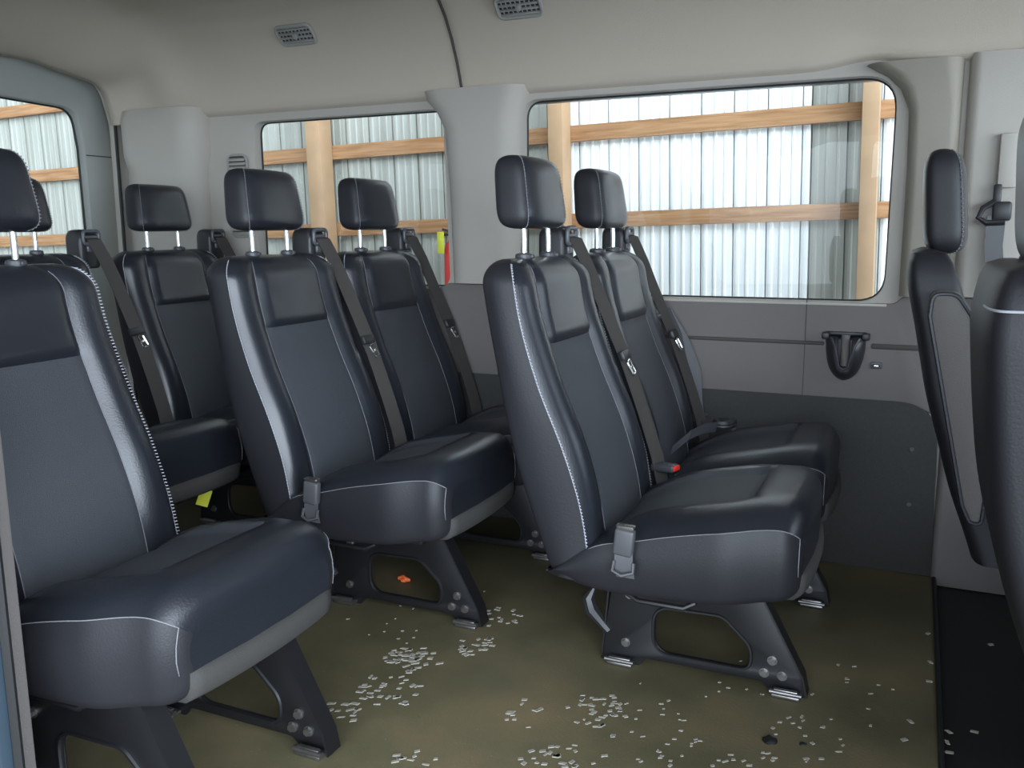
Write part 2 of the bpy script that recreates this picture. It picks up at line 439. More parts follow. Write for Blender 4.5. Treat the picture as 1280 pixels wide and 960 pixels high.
LIN = {}
def lib():
    bms, s1, s2, pan = back_mesh()
    def me(bm, mname, nm):
        bmesh.ops.recalc_face_normals(bm, faces=bm.faces)
        m = bpy.data.meshes.new(nm); bm.to_mesh(m); bm.free(); m.materials.append(M[mname]); m.shade_smooth(); return m
    def fix(bm, d):   # open panels: make the normals face d
        bmesh.ops.recalc_face_normals(bm, faces=bm.faces)
        s = Vector((0, 0, 0))
        for f in bm.faces: s += f.normal*f.calc_area()
        if s.dot(Vector(d)) < 0: bmesh.ops.reverse_faces(bm, faces=bm.faces)
        return bm
    def me2(bm, mname, nm, d):
        fix(bm, d); m = bpy.data.meshes.new(nm); bm.to_mesh(m); bm.free(); m.materials.append(M[mname]); m.shade_smooth(); return m
    def me3(bm, mname, nm):
        # open shell whose normals must point away from its middle
        bmesh.ops.recalc_face_normals(bm, faces=bm.faces)
        c = sum((v.co for v in bm.verts), Vector())/len(bm.verts); s_ = 0
        for f in bm.faces:
            d = f.calc_center_median()-c; s_ += f.normal.dot(d)*f.calc_area()
        if s_ < 0: bmesh.ops.reverse_faces(bm, faces=bm.faces)
        m = bpy.data.meshes.new(nm); bm.to_mesh(m); bm.free(); m.materials.append(M[mname]); m.shade_smooth(); return m
    LIN['back_side'] = me3(bms['side'], 'leather_side', 'back_shell')
    LIN['back'] = me2(bms['main'], 'leather', 'backrest', (1, 0, 0))
    LIN['back_insert'] = me2(bms['insert'], 'insert', 'back_insert_panel', (1, 0, 0))
    LIN['back_upper'] = me2(bms['upper'], 'leather', 'shoulder_panel', (1, 0, 0))
    LIN['back_st'] = []
    for sm_, d_ in ((s1, (.7, -.7, 0)), (s2, (.7, .7, 0))):
        bm = stitch_bm(sm_, d_, .013); bm_tube(bm, sm_, .0008, 4)
        LIN['back_st'].append(me(bm, 'stitch', 'stitching'))
    for p in pan:
        bm = bmesh.new(); bm_tube(bm, p, .0010, 5); LIN['back_st'].append(me(bm, 'thread', 'stitching'))
    bms, s1, s2 = cushion_mesh()
    LIN['cush_side'] = me3(bms['side'], 'leather_side', 'side_cover')
    LIN['cush'] = me2(bms['main'], 'leather', 'seat_cushion', (0, 0, 1))
    LIN['cush_insert'] = me2(bms['insert'], 'insert', 'seat_insert_panel', (0, 0, 1))
    LIN['cush_st'] = []
    for s in (s1, s2):
        bm = bmesh.new(); bm_tube(bm, s, .0011, 5); LIN['cush_st'].append(me(bm, 'seam', 'stitching'))
    # fabric skirt under the front lip
    bm = bmesh.new()
    pts = []
    prof = [(.630, .345), (.668, .353), (.6845, .348), (.687, .328), (.682, .306), (.668, .294), (.620, .290)]
    rr = []
    for k in range(17):
        y = -.188+.376*k/16; u = y/.188
        rr.append([bm.verts.new((x-.013*u**2-.012*max(0, abs(u)-.75)*4*max(0, abs(u)-.75), y, z)) for x, z in prof])
    for a, b in zip(rr, rr[1:]):
        for k in range(len(prof)): bm.faces.new((a[k], a[(k+1) % len(prof)], b[(k+1) % len(prof)], b[k]))
    bm.faces.new(rr[0][::-1]); bm.faces.new(rr[-1])
    LIN['skirt'] = me(bm, 'skirt', 'front_skirt')
    b, s1, s2 = head_mesh()
    LIN['head'] = me(b['main'], 'leather', 'headrest')
    LIN['head_cheeks'] = [me2(b['cheek_a'], 'leather_side', 'side_panel', (0, 1, 0)), me2(b['cheek_b'], 'leather_side', 'side_panel', (0, -1, 0))]
    LIN['head_st'] = []
    for sm_, d_ in ((s1, (.7, .7, 0)), (s2, (.7, -.7, 0))):
        bm = stitch_bm(sm_, d_, .006); bm_tube(bm, sm_, .0008, 4); LIN['head_st'].append(me(bm, 'seam', 'stitching'))
    bm = bmesh.new(); bm_tube(bm, [(0, 0, .965), (0, 0, 1.03), (-.002, 0, 1.075)], .0066, 12); LIN['post'] = me(bm, 'chrome', 'post')
    bm = bmesh.new(); bm_tube(bm, [(0, 0, .972), (0, 0, .982), (0, 0, .988), (0, 0, .994), (0, 0, .9965)], [.018, .0195, .021, .019, .012], 16)
    bm_box(bm, (.012, -.006, .984), (.026, .006, .993), .002)
    LIN['collar'] = me(bm, 'plastic2', 'post_collar')
    for k in ('post', 'collar'): LIN[k].set_sharp_from_angle(angle=math.radians(50))
    # belt tower: rounded shroud + bezel
    bm = bmesh.new()
    out = round_poly([(-.075, .93), (.0, .93), (.0, 1.035), (-.012, 1.060), (-.075, 1.060)], [.01, .01, .01, .02, .04], 6)
    A = []; ys = [(-.040, .70), (-.038, .86), (-.032, .97), (-.02, 1), (.02, 1), (.032, .97), (.038, .86), (.040, .70)]
    cx, cz = -.036, .985
    for y, s in ys: A.append([bm.verts.new((cx+(x-cx)*s, y, cz+(z-cz)*s)) for x, z in out])
    for a, b2 in zip(A, A[1:]):
        for k in range(len(out)): bm.faces.new((a[k], a[(k+1) % len(out)], b2[(k+1) % len(out)], b2[k]))
    bm.faces.new(A[0][::-1]); bm.faces.new(A[-1])
    LIN['tower'] = me(bm, 'plastic', 'belt_tower')
    bm = bmesh.new()
    ol = rrect(-.031, .031, 1.012, 1.054, .012, 5)
    bm_tube(bm, [(.006, y, z) for y, z in ol], .0065, 8, True)
    bm_box(bm, (-.006, -.026, 1.030), (.010, .026, 1.040), .003)
    bm_box(bm, (-.01, -.016, .985), (.006, .016, 1.008), .004)
    LIN['bezel'] = me(bm, 'bezel', 'belt_guide')
    LIN['bezel'].set_sharp_from_angle(angle=math.radians(50))
lib()

def part(name, me, parent, loc=(0, 0, 0), rot=(0, 0, 0)):
    o = bpy.data.objects.new(name, me); C.objects.link(o); o.parent = parent; o.location = loc; o.rotation_euler = rot
    return o

def leg_frame(parent, y, hw=.0035, side=-1):
    """stamped side plate with rounded opening; local x from collar. feet at x .21 and .66"""
    outer = round_poly([(.185, .0), (.285, .0), (.30, .022), (.575, .022), (.60, .0), (.675, .0), (.668, .045), (.545, .275), (.30, .275), (.225, .275)],
                       [.006, .006, .02, .02, .006, .01, .015, .01, .01, .01], 4)
    hole = round_poly([(.322, .046), (.545, .046), (.545, .10), (.480, .160), (.322, .156)], [.045, .03, .05, .045, .045], 8)
    f = plate('leg_frame', outer, [hole], .008, .001, 'blackmetal', parent, XZ(y))
    bm = bmesh.new()
    for d in (-1, 1): bm_tube(bm, [(x, y+d*.004, z) for x, z in round_poly([(.318, .042), (.549, .042), (.549, .101), (.482, .164), (.318, .160)], [.045, .03, .05, .045, .045], 8)], .0045, 6, True)
    # flange along the sloping front edge
    bm_ribbon(bm, [(.550, y, .272), (.666, y, .055), (.676, y, .01)], (0, 1, 0), .022, .004)
    bm_ribbon(bm, [(.213, y+.006, .272), (.190, y+.006, .01)], (0, 1, 0), .014, .004)
    from_bm('pressed_rim', bm, 'blackmetal', f)
    for (x, z) in ((.597, .078), (.580, .045), (.620, .045), (.250, .055), (.258, .180)):
        bm = bmesh.new(); bm_cyl(bm, (x, y+side*.008, z), (0, 1, 0), .0085, .012, 6); bm_cyl(bm, (x, y+side*.005, z), (0, 1, 0), .0115, .004, 16)
        from_bm('bolt', bm, 'steel', f, angle=30)
    for (x0, x1) in ((.208, .272), (.600, .662)):
        bm = bmesh.new(); bm_box(bm, (x0, y-.03, .001), (x1, y+.03, .010), .003); bm_box(bm, (x0+.004, y+side*.022-.006, .008), (x1-.004, y+side*.022+.006, .022), .003)
        bm_tube(bm, [(x0-.004, y+side*.026, .014), (x1+.004, y+side*.026, .014)], .006, 10)
        from_bm('foot_clamp', bm, 'steel', f)
    return f

def belt(parent, dy, lz=.72):
    sg = 1 if dy > -.1 else -1
    """webbing from the tower, down the outer bolster of the back into the gap"""
    pts = [(.004, dy, 1.030), (.016, dy+sg*.002, 1.026), (.024, dy+sg*.006, 1.008), (.046, dy+sg*.018, .955), (.070, dy+sg*.028, .890), (.108, dy+sg*.034, .80), (.150, dy+sg*.036, .705),
           (.182, dy+sg*.036, .62), (.214, dy+sg*.036, .53), (.240, dy+sg*.036, .45), (.258, dy+sg*.036, .37)]
    sm = []
    for i in range(len(pts)-1):
        for t in (0, .33, .66): sm.append(Vector(pts[i]).lerp(Vector(pts[i+1]), t))
    sm.append(Vector(pts[-1]))
    bm = bmesh.new(); bm_ribbon(bm, sm, (.45, .89*sg, 0), .0225, .0022)
    b = from_bm('seat_belt', bm, 'belt', parent)
    # latch plate and stop
    bm = bmesh.new()
    lx = interp([(.53, .214), (.62, .182), (.705, .150), (.80, .108), (.89, .070)], lz)
    fr = Matrix.Translation((lx, dy+sg*.030, lz))@Matrix.Rotation(-.42, 4, 'Y')
    bm_box(bm, (-.004, -.030, -.014), (.012, .030, .012), .005, mtx=fr)
    from_bm('latch_grip', bm, 'plastic', b)
    bm = bmesh.new()
    fr = Matrix.Translation((lx+.014, dy+sg*.040, lz-.035))@Matrix.Rotation(-.42, 4, 'Y')@Matrix.Rotation(.2, 4, 'X')
    ol = rrect(-.011, .011, -.020, .020, .004, 3)
    bm_tube(bm, [fr@Vector((.006, y, z)) for y, z in ol], .0032, 6, True)
    bm_box(bm, (.003, -.010, -.004), (.008, .010, .004), .001, mtx=fr)
    from_bm('latch_plate', bm, 'chrome', b)
    return b

def side_buckle(parent, x, y, z=.40, s=-1):
    bm = bmesh.new()
    bm_box(bm, (x-.022, y-.010, z-.030), (x+.022, y+.012, z+.030), .007, 3, Matrix.Translation((x, y, z))@Matrix.Rotation(.10, 4, 'Y')@Matrix.Translation((-x, -y, -z)))
    b = from_bm('belt_buckle', bm, 'buckle', parent)
    bm = bmesh.new()
    ol = rrect(-.018, .018, -.008, .008, .004, 3)
    bm_tube(bm, [(x+a+.003, y+b_*.9, z+.036) for a, b_ in ol], .0028, 6, True)
    bm_box(bm, (x-.016, y-.006, z+.028), (x+.022, y+.008, z+.038), .002)
    from_bm('latch_slot', bm, 'steel', b)
    bm = bmesh.new()
    bm_ribbon(bm, [(x, y-.002, z-.02), (x+.002, y-.008, z-.045), (x+.006, y-.006, z-.075)], (1, 0, 0), .020, .004)
    bm_tube(bm, [(x-.018, y-.010, z-.040), (x-.02, y-.016, z-.06), (x, y-.018, z-.068), (x+.024, y-.014, z-.060), (x+.024, y-.010, z-.040)], .004, 6)
    from_bm('buckle_strap', bm, 'buckle', b)

def make_seat(name, x, y, n, spacing, label, cat, group=None, legs=None, legside=-1, buckle=True, lz=.72, tdy=.225):
    """n seating places side by side at y + k*spacing, x is the headrest post line"""
    r = empty(name, (x, y, 0)); tag(r, label, cat, group)
    for k in range(n):
        dy = k*spacing
        c = part('seat_cushion', LIN['cush'], r, (0, dy, 0))
        part('seat_insert_panel', LIN['cush_insert'], c); part('side_cover', LIN['cush_side'], c); part('front_skirt', LIN['skirt'], c)
        for q in LIN['cush_st']: part('stitching', q, c)
        b = part('backrest', LIN['back'], r, (0, dy, 0))
        part('back_insert_panel', LIN['back_insert'], b); part('shoulder_panel', LIN['back_upper'], b); part('back_shell', LIN['back_side'], b)
        for q in LIN['back_st']: part('stitching', q, b)
        for s in (-1, 1): part('post_collar', LIN['collar'], b, (0, s*.075, 0))
        h = part('headrest', LIN['head'], r, (0, dy, 0))
        for q in LIN['head_cheeks']: part('side_panel', q, h)
        for q in LIN['head_st']: part('stitching', q, h)
        for s in (-1, 1): part('post', LIN['post'], h, (0, s*.075, 0))
        t = part('belt_tower', LIN['tower'], r, (0, dy+tdy, 0)); part('belt_guide', LIN['bezel'], t)
        belt(r, dy+tdy, lz)
    # cushion pan under the cushions
    bm = bmesh.new(); bm_box(bm, (.20, -.15, .25), (.56, .15+(n-1)*spacing, .275), .008)
    bm_tube(bm, [(.29, -.16, .262), (.30, -.205, .258), (.33, -.212, .247), (.43, -.212, .247), (.45, -.205, .258), (.46, -.16, .262)], .006, 8)
    from_bm('seat_pan', bm, 'blackmetal', r)
    for ly in (legs or [-.03, .51]): leg_frame(r, ly, side=legside)
    bm = bmesh.new()
    l0, l1 = (legs or [-.03, .51])[0], (legs or [-.03, .51])[-1]
    bm_tube(bm, [(.50, l0, .235), (.50, l1, .235)], .011, 12)
    from_bm('cross_tube', bm, 'blackmetal', r)
    bm = bmesh.new(); bm_tube(bm, [(.235, l0, .235), (.235, l1, .235)], .013, 12)
    from_bm('cross_tube', bm, 'blackmetal', r)
    # recline hook at the back of the near leg
    bm = bmesh.new(); ly = l0
    bm_tube(bm, [(.205, ly, .075), (.180, ly, .10), (.160, ly-.004, .125), (.152, ly-.004, .155), (.165, ly, .180)], [.012, .014, .018, .016, .006], 8)
    from_bm('release_lever', bm, 'plastic', r)
    if buckle: side_buckle(r, .315, -.275)
    return r

# ------------------------------------------------------------------ the seats
PITCH = .845
B = make_seat('double_seat', -.84, 2.00, 2, .52, 'black leather double bench seat beside the large window, its leg frame in full view', 'seat', None)
Cc = make_seat('double_seat', -.825-PITCH, 2.035, 2, .525, 'black leather double bench seat of the middle row, in front of the smaller side window', 'seat', None)
E_ = make_seat('single_seat', -.845-PITCH, 1.185, 1, .52, 'large black leather single seat at the left edge, nearest the camera', 'seat', None, legs=[-.17, .165], buckle=False, tdy=-.235)
D = make_seat('double_seat', -.84-2*PITCH, 1.885, 2, .60, 'black leather double bench seat in the rear row by the rear doors, mostly hidden', 'seat', None, buckle=False, tdy=.28)

# extras on bench B: belt bundle and buckles on the far place
def belt_bundle(r):
    bm = bmesh.new()
    fr = Matrix.Translation((.075, .79, .785))@Matrix.Rotation(.5, 4, 'Y')@Matrix.Rotation(-.2, 4, 'Z')
    bm_box(bm, (-.03, -.035, -.014), (.04, .035, .014), .008, 3, fr)
    k = from_bm('belt_adjuster', bm, 'buckle', r)
    bm = bmesh.new(); bm_box(bm, (-.01, -.03, -.055), (.03, .02, -.008), .006, 3, fr)
    bm_tube(bm, [fr@Vector(p) for p in ((.038, -.03, -.005), (.05, -.02, -.012), (.05, .02, -.012), (.038, .03, -.005))], .004, 6)
    from_bm('adjuster_clip', bm, 'steel', k)
    bm = bmesh.new()
    bm_ribbon(bm, [(.11, .80, .80), (.15, .80, .72), (.17, .795, .64), (.20, .80, .54), (.235, .80, .45), (.30, .79, .42)], (.5, .85, 0), .022, .003)
    bm_ribbon(bm, [(.10, .81, .80), (.16, .83, .70), (.20, .84, .60), (.21, .83, .50), (.22, .83, .43)], (.9, .4, 0), .024, .003)
    from_bm('folded_belt_webbing', bm, 'plastic2', k)
belt_bundle(B)
def floor_buckle(r, loc, rot, col='plastic', button=False):
    bm = bmesh.new(); bm_box(bm, (-.035, -.018, -.011), (.035, .018, .011), .007, 3)
    o = from_bm('belt_buckle', bm, col, r); o.location = loc; o.rotation_euler = rot
    if button:
        bm = bmesh.new(); bm_box(bm, (.018, -.015, -.006), (.039, .015, .008), .003); from_bm('release_button', bm, 'red', o)
floor_buckle(B, (.262, .255, .425), (0, -.05, -.25), 'plastic2', True)
bm = bmesh.new()
rr = []
for k in range(26):
    a = k/25*2*PI*2.1
    rr.append((.350+.026*math.cos(a)*(1+.15*math.sin(3*a)), .60+.034*math.sin(a), .472+.006*k/25*3))
bm_tube(bm, rr, .010, 7)
from_bm('coiled_belt_end', bm, 'plastic', B)
bm = bmesh.new()
bm_ribbon(bm, [(.23, .45, .42), (.28, .46, .47), (.31, .51, .482), (.335, .56, .478)], (.2, .4, 1), .015, .004)
from_bm('belt_stub', bm, 'plastic2', B)

# ------------------------------------------------------------------ front seats
def front_seat(x, y, label, XR, cx):
    r = empty('front_seat', (x, y, 0)); tag(r, label, 'seat')
    dz = .0
    # backrest: reclined loft, side profile thicker at the bottom, rear at local x 0 (top) .. .16 (bottom)
    rings = []; N = 34
    for i in range(N+1):
        t = i/N
        z = .30+.70*t if t < .9 else .30+.70*(.9+.1*math.sin((t-.9)/.1*PI/2))
        sh = 0 if t < .86 else min(.88, 1-math.sqrt(max(0, 1-((t-.86)/.14)**2)))
        xr = interp(XR, z)
        th = .140-.045*t
        w = .245-.02*t-.07*sh
        xc = xr+th/2; th2 = th/2*(1-.8*sh)
        ring = []
        K = 64
        for k in range(K):
            a = 2*PI*k/K; ca, sa = math.cos(a), math.sin(a); e = .36
            px = math.copysign(abs(ca)**e, ca); py = math.copysign(abs(sa)**e, sa)
            bol = .025*abs(py)**3 if px > .4 else 0
            ring.append(Vector((xc+px*th2+bol*(1-sh)-.01, py*w, z)))
        rings.append(ring)
    bms = loft(rings)
    b = from_bm('backrest', bms['main'], 'leather_side', r, angle=80)
    bm = bmesh.new(); bm_tube(bm, [rings[31 if cx > .15 else 33][k_]+Vector((-.0002, -.0012, .001)) for k_ in range(34, 62)], .0018 if cx > .15 else .0006, 5)
    from_bm('stitching', bm, 'stitch' if cx > .15 else 'leather', b)
    for s in (-1, 1): part('post_collar', LIN['collar'], b, (.040 if cx < .15 else .135, s*.075, .012))
    h = part('headrest', LIN['head'], r, (.050 if cx < .15 else .150, 0, 1.108))
    h.scale = (1.0, 1.0, 1.0)
    # taller front headrest: own mesh
    me = LIN['head'].copy(); me.name = 'headrest'
    for v in me.vertices:
        v.co.z = (v.co.z-1.136)*1.42
        v.co.x = (v.co.x+.012)*.93
    h.data = me
    for q in LIN['head_st']+LIN['head_cheeks']:
        me2 = q.copy()
        for v in me2.vertices:
            v.co.z = (v.co.z-1.136)*1.42; v.co.x = (v.co.x+.012)*.93
        part(q.name.split('.')[0], me2, h)
    for s in (-1, 1): part('post', LIN['post'], h, (-.010, s*.075, -1.108+.003))
    # cushion
    c = part('seat_cushion', LIN['cush'], r, (cx, 0, -.01)); part('side_cover', LIN['cush_side'], c); part('seat_insert_panel', LIN['cush_insert'], c); c.scale = (1.0, 1, 1)
    # pedestal
    bm = bmesh.new(); bm_box(bm, (.30+cx, -.19, -.04), (.62+cx, .19, .26), .02)
    from_bm('seat_pedestal', bm, 'plastic', r)
    return r
DR = front_seat(0, 2.40, "driver's seat seen edge-on beyond the aisle, with a folded armrest", [(.2, .196), (.33, .154), (.455, .108), (.56, .078), (.67, .046), (.81, .016), (.944, -.014), (1, -.02)], .12)
PA = front_seat(.026, 1.50, 'black front passenger seat cut off by the right edge of the photo', [(.3, .21), (.436, .164), (.49, .143), (.57, .117), (.645, .098), (.73, .085), (.83, .074), (.915, .068), (1, .070)], .18)
# folded armrest on the driver's seat inner side
def armrest(r, y):
    prof = round_poly([(.030, .915), (.085, .915), (.118, .865), (.172, .47), (.168, .405), (.138, .405), (.118, .45), (.026, .86)], [.02, .03, .04, .05, .03, .02, .03, .03], 6)
    a = plate('armrest', prof, [], 0.052, .012, 'armrest', r, XZ(y), 60)
    bm = bmesh.new()
    for s in (-1, 1): bm_tube(bm, [(x, y+s*.0245, z) for x, z in round_poly([(.035, .909), (.082, .909), (.113, .863), (.167, .47), (.163, .410), (.141, .410), (.123, .45), (.032, .86)], [.02, .03, .04, .05, .03, .02, .03, .03], 6)], .0045, 6, True)
    from_bm('piping', bm, 'leather', a)
armrest(DR, -.262)

# ------------------------------------------------------------------ van shell
WY = 2.88
X0, X1 = -3.12, .75
winR = (-1.262, -.084, .828, 1.484); winL = (-2.420, -1.572, .845, 1.474)
def win_outline(w, r=.07, g=0., top=0.): return rrect(w[0]-g, w[1]+g, w[2]-g, w[3]+g, r+g, 8)
holeR = round_poly([(winR[0], winR[2]), (winR[1], winR[2]), (winR[1], winR[3]), (winR[0], winR[3])], [.05, .085, .10, .06], 8)
holeL = round_poly([(winL[0], winL[2]), (winL[1]+.02, winL[2]), (winL[1], winL[3]), (winL[0], winL[3])], [.04, .05, .06, .05], 8)
out = [(X0, -.03), (X1, -.03), (X1, 1.62), (X0, 1.62)]
w = plate('wall_left', out, [holeR, holeL], .05, .004, 'trim', None, XZ(WY+.027))
struct(w, 'pale grey plastic trimmed side wall of the van around two windows')

# window glass and rubber frames
def window(name, hole, y, label):
    bm = bmesh.new(); bm_tube(bm, [(x, y, z) for x, z in hole], .0045, 8, True)
    f = from_bm(name, bm, 'rubber'); struct(f, label)
    g = plate('pane', hole, [], .004, .0005, 'glass', f, XZ(y+.004))
    return f
window('window_1', holeR, WY+.048, 'large side window with a black rubber edge looking onto the barn wall')
window('window_2', holeL, WY+.048, 'smaller side window with a black rubber edge behind the middle row')

# lower taupe panel with notches below the windows
o_ = [(-3.05, .53), (.02, .53), (.062, .50), (.062, .50)]
top = [(.075, .50), (.075, .845), (-.025, .855), (-.055, .826), (-1.20, .822), (-1.25, .855), (-1.55, .860), (-1.60, .838), (-2.38, .838), (-2.43, .862), (-3.05, .862)]
low = round_poly([(-3.05, .532), (-.0, .532), (.075, .50)]+top[1:], [0, .05, .01, .01, .03, .02, .02, .03, .03, .02, .02, .03, 0], 5)
tl = plate('trim_1', low, [], .016, .003, 'panel', None, XZ(WY-.006))
struct(tl, 'taupe lower side panel below the windows')
bm = bmesh.new()
bm_box(bm, (-1.25, WY-.018, .694), (-.245, WY-.006, .706), .004); bm_box(bm, (-.11, WY-.018, .690), (.05, WY-.006, .706), .004)
s = from_bm('groove_line', bm, 'groove', tl)
bm = bmesh.new(); bm_box(bm, (-.303, WY-.0155, .533), (-.3005, WY-.012, .835)); from_bm('panel_joint', bm, 'groove', tl)
bm = bmesh.new(); bm_box(bm, (-1.19, WY-.016, .817), (-.075, WY-.002, .8255), .003); from_bm('sill_strip', bm, 'trim', tl)
# black carpet panel with rounded upper front corner
cp = round_poly([(-3.05, 0), (.10, 0), (.085, .535), (-3.05, .535)], [0, 0, .12, 0], 10)
cpo = plate('trim_2', cp, [], .014, .003, 'carpet', None, XZ(WY-.010)); struct(cpo, 'black carpeted lowest side panel')
for (x, z) in ((.021, .392), (.024, .220), (-.30, .12), (-.6, .45)):
    bm = bmesh.new(); bm_cyl(bm, (x, WY-.019, z), (0, 1, 0), .006, .006, 12); from_bm('trim_clip', bm, 'buckle', cpo)

# pillar covers
def pillar(name, secs, material, label):
    """secs: list of (z, [ (x, depth) ... ]) rows lofted upward; depth = protrusion from the wall"""
    bm = bmesh.new(); rows = []
    for z, pr in secs: rows.append([bm.verts.new((x, WY-d, z)) for x, d in pr])
    for a, b in zip(rows, rows[1:]):
        n = len(a)
        for k in range(n-1): bm.faces.new((a[k], a[k+1], b[k+1], b[k]))
        bm.faces.new((a[-1], a[0], b[0], b[-1]))
    bm.faces.new(rows[0][::-1]); bm.faces.new(rows[-1])
    return struct(from_bm(name, bm, material, angle=70), label)
def prow(x0, x1, d, e=.03, n=10):
    out = []
    for k in range(n+1):
        t = k/n; out.append((x0+e*(1-math.cos(t*PI/2)), d*math.sin(t*PI/2)))
    for k in range(n+1):
        t = 1-k/n; out.append((x1-e*(1-math.cos(t*PI/2)), d*math.sin(t*PI/2)))
    return [(x0, -.01)]+out+[(x1, -.01)]
pillar('trim_3', [(.862, prow(-1.530, -1.262, .045, .07)), (1.2, prow(-1.540, -1.265, .05, .08)), (1.40, prow(-1.555, -1.262, .055, .08)), (1.46, prow(-1.585, -1.252, .062, .08)), (1.50, prow(-1.62, -1.235, .068, .08)), (1.53, prow(-1.63, -1.23, .07, .08))], 'trim', 'pale pillar cover between the two side windows')
pillar('trim_4', [(.85, prow(-.045, .085, .035, .03)), (1.2, prow(-.045, .085, .037, .03)), (1.38, prow(-.050, .085, .04, .03)), (1.44, prow(-.075, .085, .045, .04)), (1.475, prow(-.11, .085, .055, .05)), (1.51, prow(-.17, .085, .065, .06))], 'trim_dark', 'beige grey pillar cover at the front end of the large window')
pillar('trim_5', [(.852, prow(.10, .32, .03, .03)), (1.52, prow(.098, .34, .04, .03))], 'trim', "pale centre pillar cover behind the driver's seat")
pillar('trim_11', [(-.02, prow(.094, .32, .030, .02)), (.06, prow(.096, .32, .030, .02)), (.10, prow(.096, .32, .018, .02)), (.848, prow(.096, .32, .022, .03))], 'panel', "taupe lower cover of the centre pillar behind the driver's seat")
pillar('trim_6', [(.862, prow(-3.07, -2.66, .09, .14)), (1.30, prow(-3.07, -2.66, .09, .14)), (1.36, prow(-3.07, -2.64, .105, .10)), (1.50, prow(-3.07, -2.64, .11, .10)), (1.54, prow(-3.07, -2.64, .10, .12))], 'trim', 'rear corner pillar cover beside the rear doors')

# louvre in the side trim
lv = empty('louvre_vent', (-2.50, WY-.006, 1.19)); tag(lv, 'slatted grey louvre vent in the side trim left of the smaller window', 'vent')
bm = bmesh.new(); bm_tube(bm, [(x, -.002, z) for x, z in rrect(-.048, .048, -.16, .16, .03)], .005, 6, True); bm_box(bm, (-.046, -.001, -.156), (.046, .003, .156), .002)
from_bm('vent_surround', bm, 'louvre', lv)
for k in range(19):
    z = -.145+k*.0161
    bm = bmesh.new(); bm_box(bm, (-.04, -.012, -.0035), (.04, -.001, .0035), .001, 1, Matrix.Translation((0, 0, z))@Matrix.Rotation(.5, 4, 'X')); from_bm('slat', bm, 'trim', lv)
    bm = bmesh.new(); bm_box(bm, (-.04, -.006, z+.004), (.04, -.002, z+.0095)); from_bm('slot', bm, 'ventdark', lv)

# headliner
DOORHOLE = round_poly([(1.03, .02), (2.83, .02), (2.835, 1.30), (2.835, 1.50), (2.79, 1.655), (2.45, 1.705), (1.41, 1.705), (1.07, 1.655), (1.025, 1.5)], [.03, .03, 0, .12, .10, .25, .25, .10, .12], 8)
def door_ray(dy, dz):
    best = 1.
    n = len(DOORHOLE)
    for i in range(n):
        a = DOORHOLE[i]; b = DOORHOLE[(i+1) % n]
        ax, az = a[0]-1.93, a[1]-1.2; ex, ez = b[0]-a[0], b[1]-a[1]
        det = dy*(-ez)+ex*dz
        if abs(det) < 1e-9: continue
        t = (ax*(-ez)+ex*az)/det; u = (dy*az-dz*ax)/det
        if t > 0 and -1e-6 <= u <= 1+1e-6: best = t; break
    return dy*best*1.004, dz*best*1.004
def headliner():
    half = [(WY+.02, 1.512), (WY-.010, 1.526), (WY-.020, 1.542), (WY-.030, 1.572), (WY-.05, 1.62), (WY-.085, 1.69), (WY-.13, 1.755), (WY-.19, 1.815), (WY-.27, 1.862), (WY-.38, 1.895), (WY-.55, 1.915), (WY-.75, 1.922), (1.93, 1.925)]
    cy = 1.93
    prof = half+[(2*cy-y, z) for y, z in half[-2::-1]]
    P = []
    for i in range(len(prof)-1):
        for t in (0, .25, .5, .75): P.append((prof[i][0]+(prof[i+1][0]-prof[i][0])*t, prof[i][1]+(prof[i+1][1]-prof[i][1])*t))
    P.append(prof[-1])
    bm = bmesh.new(); rows = []
    xs = [X0+(X1-X0)*i/90 for i in range(91)]
    xs = sorted(set(xs+[-1.482, -1.478, -1.474, -1.470, -1.466]))
    for x in xs:
        row = []
        for (y, z) in P:
            g = .004*gauss(x+1.474, .005)                              # joint between the two roof panels
            ridge = .030*gauss(x+2.78, .10)*sstep(1.50, 1.62, z)*(1-sstep(1.80, 1.90, z)) if y > cy else 0
            ex = .02*sstep(-2.9, -3.12, x) if 0 else 0
            dy, dz = (y-cy), (z-1.2); L = math.hypot(dy, dz)
            k = (g-ridge)/L
            lift = 0
            if y > cy:
                lift = .022*gauss(x+.16, .10)*(1-sstep(1.54, 1.66, z))
            Y_, Z_ = y+dy*k, z+dz*k+lift
            f_ = sstep(-2.72, X0+.006, x)
            if f_ > 0:
                ty, tz = door_ray(Y_-cy, Z_-1.2)
                Y_ += (cy+ty-Y_)*f_; Z_ += (1.2+tz-Z_)*f_
            row.append(bm.verts.new((x, Y_, Z_)))
        rows.append(row)
    for a, b in zip(rows, rows[1:]):
        for k in range(len(P)-1): bm.faces.new((a[k], a[k+1], b[k+1], b[k]))
    for f in bm.faces: f.normal_update()
    o = from_bm('ceiling', bm, 'headliner', None, True, 60)
    so = o.modifiers.new('s', 'SOLIDIFY'); so.thickness = .03; so.offset = 0
    struct(o, 'light grey cloth headliner')
    bm = bmesh.new()
    pts = [(-1.474, cy+(y-cy)*.982, 1.2+(z-1.2)*.982) for y, z in P if z > 1.53]
    bm_tube(bm, pts, .0045, 6); from_bm('roof_joint', bm, 'groove', o)
    return P
P_ = headliner()
# outer roof skin keeps light out
bm = bmesh.new(); bm_box(bm, (X0-.15, .80, 1.99), (X1+.6, 3.0, 2.03), .01); bm_box(bm, (X0-.15, 2.93, 1.48), (X1+.6, 2.99, 2.0), .01)
struct(from_bm('roof_outer', bm, 'paint'), 'outer roof skin of the van').name = 'trim_7'

